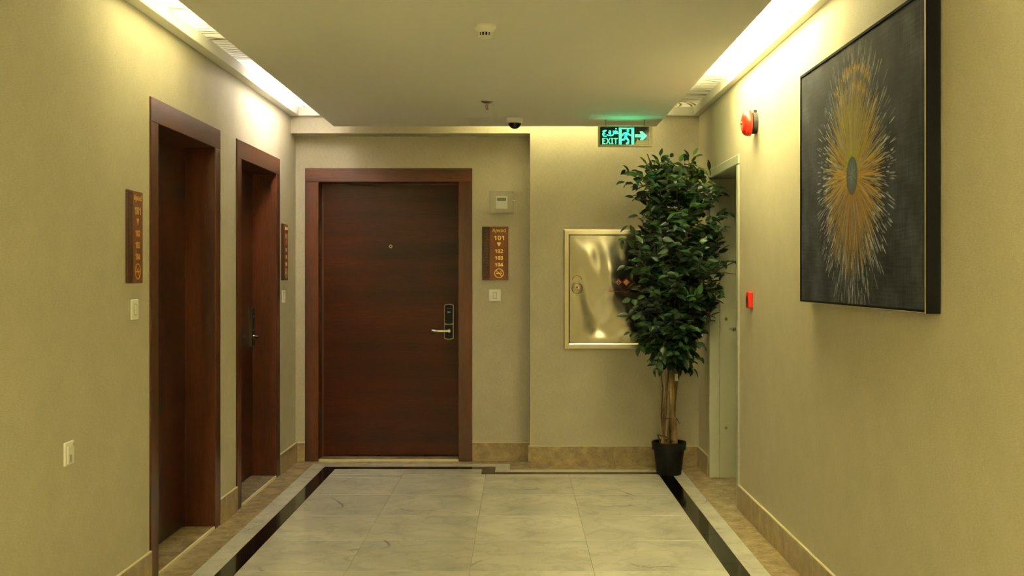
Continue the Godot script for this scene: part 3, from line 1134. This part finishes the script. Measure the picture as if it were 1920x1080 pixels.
func hose_cabinet() -> void:
	var x0 := 0.335
	var x1 := 1.235
	var y0 := 0.871
	var y1 := 1.766
	var t := thing("hose_cabinet", "stainless steel fire hose cabinet set in the end wall behind the plant", "fire cabinet", P((x0 + x1) / 2, y0, DN))
	var w := (x1 - x0) / 2
	var h := y1 - y0
	var f := 0.044
	# mitred frame bars with a raised, bevelled section
	var sec := [[0.0, 0.0], [0.0, 0.016], [0.006, 0.022], [0.036, 0.022], [0.044, 0.014], [0.044, 0.0]]
	var corners := [Vector2(-w, 0), Vector2(w, 0), Vector2(w, h), Vector2(-w, h)]
	var inn := [Vector2(1, 1), Vector2(-1, 1), Vector2(-1, -1), Vector2(1, -1)]
	for k in 4:
		var st := mb()
		var a: Vector2 = corners[k]
		var b: Vector2 = corners[(k + 1) % 4]
		var mid := Vector3((a.x + b.x) / 2, (a.y + b.y) / 2, 0) * 0.93 + Vector3(0, h * 0.035, -0.02)
		for i in sec.size() - 1:
			var p: Vector2 = a + inn[k] * sec[i][0]
			var q: Vector2 = b + inn[(k + 1) % 4] * sec[i][0]
			var p2: Vector2 = a + inn[k] * sec[i + 1][0]
			var q2: Vector2 = b + inn[(k + 1) % 4] * sec[i + 1][0]
			var quad := [Vector3(p.x, p.y, sec[i][1]), Vector3(q.x, q.y, sec[i][1]), Vector3(q2.x, q2.y, sec[i + 1][1]), Vector3(p2.x, p2.y, sec[i + 1][1])]
			var c: Vector3 = (quad[0] + quad[1] + quad[2] + quad[3]) / 4.0
			var inward: Vector2 = (inn[k] + inn[(k + 1) % 4]) / 2.0
			var barmid := Vector3((a.x + b.x) / 2 + inward.x * 0.022, (a.y + b.y) / 2 + inward.y * 0.022, 0.008)
			face(st, quad, c - barmid)
		obj("frame_bar", st, M.polished, t)
	# the door skin, slightly dented like thin sheet
	var n := FastNoiseLite.new()
	n.seed = 9
	n.frequency = 1.6
	n.fractal_octaves = 2
	var st := mb()
	st.set_smooth_group(1)
	var g := 36
	var gp := func(i: int, j: int) -> Vector3:
		var u := i / float(g)
		var v := j / float(g)
		var x := lerpf(-w + f + 0.002, w - f - 0.002, u)
		var y := lerpf(f + 0.002, h - f - 0.002, v)
		var edge := minf(minf(u, 1 - u), minf(v, 1 - v))
		return Vector3(x, y, 0.010 + (0.020 * n.get_noise_2d(x * 0.9, y * 0.6) + 0.006 * n.get_noise_2d(x * 2.6 + 7.0 + y * 0.5, y * 0.35)) * smoothstep(0.0, 0.2, edge))
	for i in g:
		for j in g:
			face(st, [gp.call(i, j), gp.call(i + 1, j), gp.call(i + 1, j + 1), gp.call(i, j + 1)], Vector3.BACK)
	st.set_smooth_group(-1)
	var door := obj("cabinet_door", st, M.steel, t)
	st = mb()
	for r in [[-w + f - 0.003, -w + f + 0.001, f, h - f], [w - f - 0.001, w - f + 0.003, f, h - f], [-w + f, w - f, f - 0.003, f + 0.001], [-w + f, w - f, h - f - 0.001, h - f + 0.003]]:
		box(st, Vector3(r[0], r[2], 0.001), Vector3(r[1], r[3], 0.0085))
	obj("door_gap", st, M.black, door)
	var lc := Vector3(0.434 - (x0 + x1) / 2, 1.328 - y0, 0.010)
	st = mb()
	var turn := Transform3D(Basis(Vector3.RIGHT, PI / 2), lc)
	lathe(st, [Vector2(0.042, 0.0), Vector2(0.043, 0.010), Vector2(0.039, 0.015), Vector2(0.034, 0.013), Vector2(0.032, 0.002)], turn, 32)
	var lk := obj("round_latch", st, M.lockrim, door)
	st = mb()
	lathe(st, [Vector2(0.033, 0.002), Vector2(0.0, 0.005)], turn, 32)
	obj("recess", st, M.brass, lk)
	st = mb()
	stroke(st, [Vector2(lc.x - 0.026, lc.y + 0.008), Vector2(lc.x, lc.y + 0.006), Vector2(lc.x + 0.026, lc.y - 0.004)], 0.013, lc.z + 0.002, lc.z + 0.016)
	obj("pull_tab", st, M.chrome, lk)
	st = mb()
	for k in 16:
		var a := Vector2.from_angle(PI * (0.05 + 0.9 * k / 16.0)) * 0.034
		var b := Vector2.from_angle(PI * (0.05 + 0.9 * (k + 1) / 16.0)) * 0.034
		stroke(st, [Vector2(lc.x, lc.y + 0.058) + a, Vector2(lc.x, lc.y + 0.058) + b], 0.004, 0.0105, 0.0135)
	obj("sticker", st, M.red_ink, door)
	for k in 2:
		var c := Vector2([0.742, 0.802][k] - (x0 + x1) / 2, 1.372 - y0)
		var dm := func(r: float) -> Array: return [c + Vector2(r, 0), c + Vector2(0, r), c + Vector2(-r, 0), c + Vector2(0, -r)]
		st = mb()
		plate(st, dm.call(0.032), 0.004, 0.0155)
		var lb := obj("diamond_label", st, M.red_ink, door)
		st = mb()
		plate(st, dm.call(0.021), 0.015, 0.0162)
		obj("pale_centre", st, M.pale_ink, lb)
		st = mb()
		if k == 0:
			stroke(st, [c + Vector2(0, -0.013), c + Vector2(0.006, -0.002), c + Vector2(-0.001, 0.010)], 0.007, 0.016, 0.0168)
			stroke(st, [c + Vector2(0, -0.012), c + Vector2(-0.006, -0.003)], 0.006, 0.016, 0.0168)
		else:
			ring_band(st, c, 0.008, 0.003, 0.016, 0.0168, 20)
		obj("symbol", st, M.red_ink, lb)
	st = mb()
	var lx := 0.673 - (x0 + x1) / 2
	for k in 9:
		var a := lx + k * 0.021
		var yb := 1.302 - y0 + 0.003 * sin(k * 1.9)
		stroke(st, [Vector2(a, yb), Vector2(a + 0.008, yb + 0.006), Vector2(a + 0.016, yb)], 0.005, 0.004, 0.0155)
	obj("red_lettering", st, M.red_ink, door)


func alarm_things() -> void:
	var t := thing("alarm_bell", "round red fire alarm bell on a dark base high on the right wall", "alarm bell", P(XR, EYE + (517.0 - 231.0) * 6.66 / 2206.0, 6.66), -PI / 2)
	var out := Transform3D(Basis(Vector3.RIGHT, PI / 2))
	var st := mb()
	lathe(st, [Vector2(0, 0), Vector2(0.060, 0.0), Vector2(0.060, 0.026), Vector2(0.045, 0.034), Vector2(0, 0.034)], out)
	box(st, Vector3(-0.012, 0.055, 0), Vector3(0.012, 0.075, 0.016), 0.002)
	obj("back_box", st, M.dark_plastic, t)
	st = mb()
	lathe(st, [Vector2(0.062, 0.034), Vector2(0.072, 0.034), Vector2(0.074, 0.040), Vector2(0.0735, 0.052), Vector2(0.069, 0.066), Vector2(0.058, 0.077), Vector2(0.040, 0.083), Vector2(0.020, 0.085), Vector2(0.0, 0.085)], out, 40)
	obj("gong", st, M.red, t)
	st = mb()
	lathe(st, [Vector2(0, 0.084), Vector2(0.009, 0.084), Vector2(0.009, 0.090), Vector2(0.006, 0.092), Vector2(0, 0.092)], out, 6)
	obj("bolt", st, M.brass, t)

	t = thing("call_point", "small red fire alarm call point low beside the fire door frame", "fire call point", P(XR, EYE + (517.0 - 562.5) * 6.8 / 2206.0, 6.80), -PI / 2)
	st = mb()
	box(st, Vector3(-0.043, -0.047, 0), Vector3(0.043, 0.047, 0.026), 0.004)
	obj("housing", st, M.red, t)
	st = mb()
	box(st, Vector3(-0.030, -0.018, 0.0255), Vector3(0.030, 0.028, 0.0275), 0.0008)
	obj("press_panel", st, M.red_dark, t)
	st = mb()
	ring_band(st, Vector2(0.0, 0.010), 0.009, 0.004, 0.0272, 0.0285, 20)
	obj("press_mark", st, M.black, t)
	st = mb()
	stroke(st, [Vector2(-0.022, -0.032), Vector2(0.022, -0.032)], 0.004, 0.0255, 0.027)
	obj("key_slot", st, M.black, t)


func painting() -> void:
	var w := 1.671 / 2
	var h := 1.04 / 2
	var t := thing("painting", "large framed abstract painting, gold and silver starburst on a charcoal ground", "painting", P(XR, EYE + 0.3985, 4.5815), -PI / 2)
	var st := mb()
	var th := 0.051
	var f := 0.012
	box(st, Vector3(-w, -h, 0.002), Vector3(-w + f, h, th), 0.001)
	box(st, Vector3(w - f, -h, 0.002), Vector3(w, h, th), 0.001)
	box(st, Vector3(-w + f, -h, 0.002), Vector3(w - f, -h + f, th), 0.001)
	box(st, Vector3(-w + f, h - f, 0.002), Vector3(w - f, h, th), 0.001)
	obj("frame", st, M.frame_black, t)
	st = mb()
	box(st, Vector3(w - 0.004, -h, th - 0.002), Vector3(w, h, th + 0.0015), 0.0005)
	box(st, Vector3(-w, -h, th - 0.002), Vector3(w - 0.004, -h + 0.004, th + 0.0015), 0.0005)
	obj("metal_edge", st, M.frame_edge, t)
	st = mb()
	var cw := w - f
	var chh := h - f
	var v := [Vector3(-cw, chh, th - 0.004), Vector3(cw, chh, th - 0.004), Vector3(cw, -chh, th - 0.004), Vector3(-cw, -chh, th - 0.004)]
	var uvs := [Vector2(0, 0), Vector2(1, 0), Vector2(1, 1), Vector2(0, 1)]
	for q in [0, 1, 2, 0, 2, 3]:
		st.set_uv(uvs[q])
		st.add_vertex(v[q])
	uv_scale = 0.01
	box(st, Vector3(-cw, -chh, 0.01), Vector3(cw, chh, th - 0.006))
	uv_scale = 1.0
	obj("canvas", st, M.canvas, t)


# ---------------------------------------------------------------- the plant
func leaf_mesh(curl: float) -> ArrayMesh:
	var st := mb()
	st.set_smooth_group(1)
	var ts := [0.0, 0.16, 0.40, 0.68, 0.88, 1.0]
	var ws := [0.02, 0.19, 0.27, 0.20, 0.085, 0.0]
	var pt := func(i: int, s: float) -> Vector3:
		var t: float = ts[i]
		return Vector3(s * ws[i], t, 0.09 * absf(s) * (1.0 if i < 5 else 0.0) - curl * t * t)
	for i in 5:
		for s in [-1.0, 1.0]:
			face(st, [pt.call(i, 0.0), pt.call(i, s), pt.call(i + 1, s), pt.call(i + 1, 0.0)] if i < 4 else [pt.call(i, 0.0), pt.call(i, s), pt.call(i + 1, 0.0)], Vector3.BACK)
	return done(st)


func plant() -> void:
	var r := RandomNumberGenerator.new()
	r.seed = 2024
	var base := P(1.073, 0.0, 8.42)
	var t := thing("potted_ficus", "tall artificial ficus tree with dense dark green leaves in a black pot", "potted plant", base)
	var st := mb()
	lathe(st, [Vector2(0.0, 0.0), Vector2(0.085, 0.0), Vector2(0.088, 0.004), Vector2(0.109, 0.178), Vector2(0.121, 0.180), Vector2(0.124, 0.232), Vector2(0.119, 0.236), Vector2(0.113, 0.232), Vector2(0.110, 0.195)], Transform3D.IDENTITY, 40)
	var pot := obj("pot", st, M.pot, t)
	st = mb()
	lathe(st, [Vector2(0.111, 0.196), Vector2(0.07, 0.205), Vector2(0.0, 0.208)], Transform3D.IDENTITY, 24)
	obj("soil", st, M.soil, pot)
	# three stems that twist up together
	var crown_base := Vector3(0.03, 0.78, 0.02)
	var stems := []
	for k in 3:
		var a := TAU * k / 3.0 + 0.6
		var pts := []
		var rad := []
		for i in 36:
			var f := i / 35.0
			var y := lerpf(0.19, 1.75, f)
			var spin := a + f * 3.4
			var rr := 0.048 - 0.014 * sin(f * PI * 1.5)
			pts.append(Vector3(0.035 * f * 1.3 + cos(spin) * rr, y, 0.20 * f * f + sin(spin) * rr))
			rad.append(lerpf(0.025 if k != 1 else 0.017, 0.007, f) * (r.randf_range(0.82, 1.12) + 0.12 * sin(f * 31.0 + k * 2.0)))
		stems.append(pts)
		uv_swap = true
		uv_scale = 2.0
		st = mb()
		tube(st, pts, rad, 10)
		obj("trunk", st, M.bark, t)
		uv_swap = false
		uv_scale = 1.0
	st = mb()
	tube(st, [Vector3(-0.085, 0.285, 0.03), Vector3(-0.03, 0.275, 0.055), Vector3(0.03, 0.24, 0.05), Vector3(0.06, 0.225, 0.03)], [0.004, 0.005, 0.005, 0.003], 6)
	tube(st, [Vector3(-0.085, 0.285, 0.03), Vector3(-0.07, 0.25, 0.02), Vector3(-0.06, 0.20, 0.02)], [0.004, 0.004, 0.004], 6)
	tube(st, [Vector3(-0.055, 0.40, 0.02), Vector3(0.0, 0.405, 0.058), Vector3(0.055, 0.40, 0.02), Vector3(0.075, 0.36, 0.0)], [0.003, 0.0035, 0.0035, 0.002], 6)
	tube(st, [Vector3(-0.035, 0.20, 0.0), Vector3(-0.055, 0.42, 0.0), Vector3(-0.045, 0.62, 0.02), Vector3(-0.075, 0.80, 0.03)], [0.006, 0.005, 0.004, 0.003], 6)
	obj("vine_stem", st, M.twig, t)
	st = mb()
	box(st, Vector3(0.034, 0.672, 0.062), Vector3(0.056, 0.722, 0.064), 0.0005)
	obj("care_tag", st, M.white_plastic, t)

	# crown outline from the photograph: [y, left, right] in pixels, seen at 8.15 m
	var rows := [[296, 1215, 1318], [318, 1178, 1345], [345, 1176, 1356], [385, 1190, 1362], [420, 1186, 1364], [445, 1168, 1366], [495, 1168, 1366], [540, 1176, 1356], [590, 1186, 1342], [625, 1188, 1322], [655, 1200, 1306], [685, 1222, 1296], [700, 1238, 1272]]
	var span := func(ypx: float) -> Vector2:
		for i in rows.size() - 1:
			if ypx <= rows[i + 1][0]:
				var f := clampf((ypx - rows[i][0]) / float(rows[i + 1][0] - rows[i][0]), 0, 1)
				return Vector2(lerpf(rows[i][1], rows[i + 1][1], f), lerpf(rows[i][2], rows[i + 1][2], f))
		return Vector2(rows[-1][1], rows[-1][2])
	var dist := 8.15
	var k := dist / 2206.0
	var leaves := []
	var twigs := mb()
	var fits := func(p: Vector3) -> bool:
		var x := p.x
		var d := -p.z
		if d > 8.72: return false
		if p.x > XR - 0.03:
			return d > 7.30 and d < 8.20 and p.y < 2.05 and x < 1.50
		return true
	var sprigs := []
	# explicit sprigs that make the outline: [x px, y px, angle of growth in degrees in the picture, length]
	for s in [[1172, 320, 150, 0.30], [1170, 342, 175, 0.28], [1186, 372, 200, 0.22], [1238, 293, 100, 0.26], [1256, 296, 80, 0.24], [1298, 293, 85, 0.24], [1338, 308, 62, 0.26], [1322, 322, 40, 0.22], [1166, 452, 195, 0.26], [1176, 425, 165, 0.22], [1168, 500, 185, 0.24], [1180, 622, 190, 0.24], [1196, 652, 215, 0.22], [1222, 690, 250, 0.2], [1306, 640, -15, 0.2], [1308, 668, -25, 0.2], [1300, 692, -40, 0.16], [1286, 298, 95, 0.2], [1270, 312, 95, 0.2], [1282, 326, 80, 0.2], [1262, 335, 110, 0.2], [1275, 350, 100, 0.2], [1295, 318, 80, 0.2], [1240, 318, 105, 0.2], [1210, 310, 120, 0.24], [1180, 560, 185, 0.22], [1176, 590, 200, 0.2]]:
		sprigs.append([P((s[0] - 973.0) * k, EYE + (517.0 - s[1]) * k, dist - r.randf_range(0.0, 0.18)), deg_to_rad(s[2]), s[3]])
	for s in [[1366, 400, 20, 0.26, 7.95], [1374, 488, 12, 0.42, 7.98], [1352, 545, -10, 0.26, 7.95], [1358, 430, 5, 0.25, 7.95], [1360, 350, 45, 0.24, 7.9]]:
		var kk: float = s[4] / 2206.0
		sprigs.append([P((s[0] - 973.0) * kk, EYE + (517.0 - s[1]) * kk, s[4]), deg_to_rad(s[2]), s[3]])
	for n in 430:
		var ypx := 300.0 + 392.0 * pow(r.randf(), 0.95)
		var sp: Vector2 = span.call(ypx)
		var cx := (sp.x + sp.y) / 2
		var hw := (sp.y - sp.x) / 2
		var ang := r.randf() * TAU
		var rad := sqrt(r.randf_range(0.25, 1.0))
		var dz := minf(hw * k * 1.05, 0.42)
		var x := (cx + hw * 0.93 * rad * cos(ang) - 973.0) * k
		var d := dist - 0.02 - dz * rad * sin(ang)
		if ypx < 330: d = dist - dz * rad * sin(ang) * 0.8
		var p := P(x, EYE + (517.0 - ypx) * k, d)
		sprigs.append([p, NAN, r.randf_range(0.16, 0.26)])
	for s in sprigs:
		var tip: Vector3 = s[0]
		var axis := P(1.073 + 0.03, clampf(tip.y - 0.12, 0.85, 2.1), 8.24)
		var dir := (tip - axis)
		if is_nan(s[1]):
			dir.y += 0.10 if tip.y > 1.1 else -0.06
			if dir.length() < 0.05: dir = Vector3(0, 0.2, 0.2)
			dir = dir.normalized()
		else:
			dir = Vector3(cos(s[1]), sin(s[1]), r.randf_range(-0.1, 0.35)).normalized()
		var length: float = s[2]
		var pts := []
		for i in 5:
			var f := i / 4.0
			pts.append(tip - dir * length * (1.0 - f) + Vector3(0, -0.03 * sin(f * PI) * (1.0 if tip.y < 1.9 else 0.4), 0))
		var ok := true
		for p in pts: ok = ok and fits.call(p)
		if ok: tube(twigs, pts.map(func(p): return p - base), [0.0035, 0.003, 0.0025, 0.002, 0.001], 5)
		var count := int(length / 0.021)
		for i in count:
			var f := (i + 1.0) / count
			var p: Vector3 = pts[mini(int(f * 4), 3)].lerp(pts[mini(int(f * 4) + 1, 4)], f * 4 - int(f * 4)) if f < 1.0 else pts[4]
			var side := dir.cross(Vector3(r.randf_range(-0.4, 0.4), 1, r.randf_range(-0.4, 0.4))).normalized() * (1.0 if i % 2 else -1.0)
			var grow := (dir * r.randf_range(0.25, 0.9) + side * (0.95 if f < 1.0 else 0.15) + Vector3(r.randf_range(-0.35, 0.35), r.randf_range(-0.55, 0.35), r.randf_range(-0.35, 0.45))).normalized()
			var size := r.randf_range(0.052, 0.084)
			if not fits.call(p) or not fits.call(p + grow * size): continue
			var z := (Vector3(0, 0.75, 0.55) + Vector3(r.randf_range(-0.6, 0.6), r.randf_range(-0.4, 0.4), r.randf_range(-0.5, 0.5))).normalized()
			var x := grow.cross(z).normalized()
			z = x.cross(grow).normalized()
			leaves.append([Transform3D(Basis(x * size, grow * size, z * size), p - base), tip.y, r.randf()])
	# a long bare-ended branch reaches into the door recess
	var wp := [P(1.28, 1.44, 8.1), P(1.37, 1.47, 8.0), P(1.43, 1.50, 7.97), P(1.475, 1.525, 7.95)]
	tube(twigs, wp.map(func(p): return p - base), [0.005, 0.004, 0.0035, 0.002], 6)
	wp = [P(1.30, 1.43, 8.1), P(1.40, 1.44, 8.0), P(1.47, 1.43, 7.95)]
	tube(twigs, wp.map(func(p): return p - base), [0.004, 0.003, 0.002], 6)
	# main branches from the stems into the crown
	for n in 26:
		var stem: Array = stems[n % 3]
		var a: Vector3 = stem[14 + (n * 7) % 21]
		var ang := n * 2.4
		var b := a + Vector3(cos(ang) * 0.16, 0.16, sin(ang) * 0.16)
		var c := b + Vector3(cos(ang) * 0.08, 0.12, sin(ang) * 0.06)
		if fits.call(b + base) and fits.call(c + base):
			tube(twigs, [a, b, c], [0.007, 0.005, 0.003], 6)
	var tw := obj("twigs", twigs, M.twig, t)
	tw.set_meta("kind", "stuff")

	var shapes := [leaf_mesh(0.10), leaf_mesh(0.22), leaf_mesh(0.34)]
	var eye := Vector3(0, EYE, 0) - base
	leaves.sort_custom(func(p, q): return p[0].origin.distance_to(eye) - 0.25 * absf(p[0].origin.x) < q[0].origin.distance_to(eye) - 0.25 * absf(q[0].origin.x))
	var rest := []
	for i in leaves.size():
		var l: Array = leaves[i]
		if i < 300:
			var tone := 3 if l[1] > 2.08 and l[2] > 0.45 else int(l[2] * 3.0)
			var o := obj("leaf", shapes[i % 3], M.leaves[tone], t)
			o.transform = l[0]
		else:
			rest.append(l)
	var mm := MultiMesh.new()
	mm.transform_format = MultiMesh.TRANSFORM_3D
	mm.use_colors = true
	mm.mesh = shapes[1]
	mm.instance_count = rest.size()
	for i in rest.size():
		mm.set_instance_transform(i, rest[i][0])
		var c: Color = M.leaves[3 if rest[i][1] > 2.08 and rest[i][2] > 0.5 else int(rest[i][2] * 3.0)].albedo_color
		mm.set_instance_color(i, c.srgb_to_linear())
	var mi := MultiMeshInstance3D.new()
	mi.name = "foliage"
	mi.multimesh = mm
	mi.material_override = M.foliage
	mi.set_meta("kind", "stuff")
	t.add_child(mi, true)
	print("leaves ", leaves.size())


func _ready() -> void:
	camera_and_light()
	rng.seed = 4242
	make_materials()
	room()
	floors()
	doors()
	lamps()
	ceiling_things()
	exit_sign()
	var sy := EYE + (517.0 - 475.0) * DF / 2206.0
	room_sign("wooden sign in gold lettering 101 102 103 104 right of the end wall door", P((928.5 - 973.0) * DF / 2206.0, sy, DF), 0.0)
	room_sign("brown wooden room sign on the left wall just before the nearest door", P(XL, sy, 5.206), PI / 2)
	room_sign("brown wooden room sign in the left corner past the second door", P(XL, sy, 8.545), PI / 2)
	var wy := EYE - 0.150
	switch_plate("white light switch below the 101 sign on the end wall", P((928.0 - 973.0) * DF / 2206.0, wy, DF), 0.0)
	switch_plate("cream light switch below the wooden sign before the first left door", P(XL, wy, 5.214), PI / 2)
	switch_plate("small light switch in the left corner past the second left door", P(XL, wy, 8.520), PI / 2)
	switch_plate("cream outlet plate low on the left wall, nearest the viewer", P(XL, EYE - 0.672, 4.452), PI / 2, true)
	thermostat()
	hose_cabinet()
	alarm_things()
	painting()
	plant()
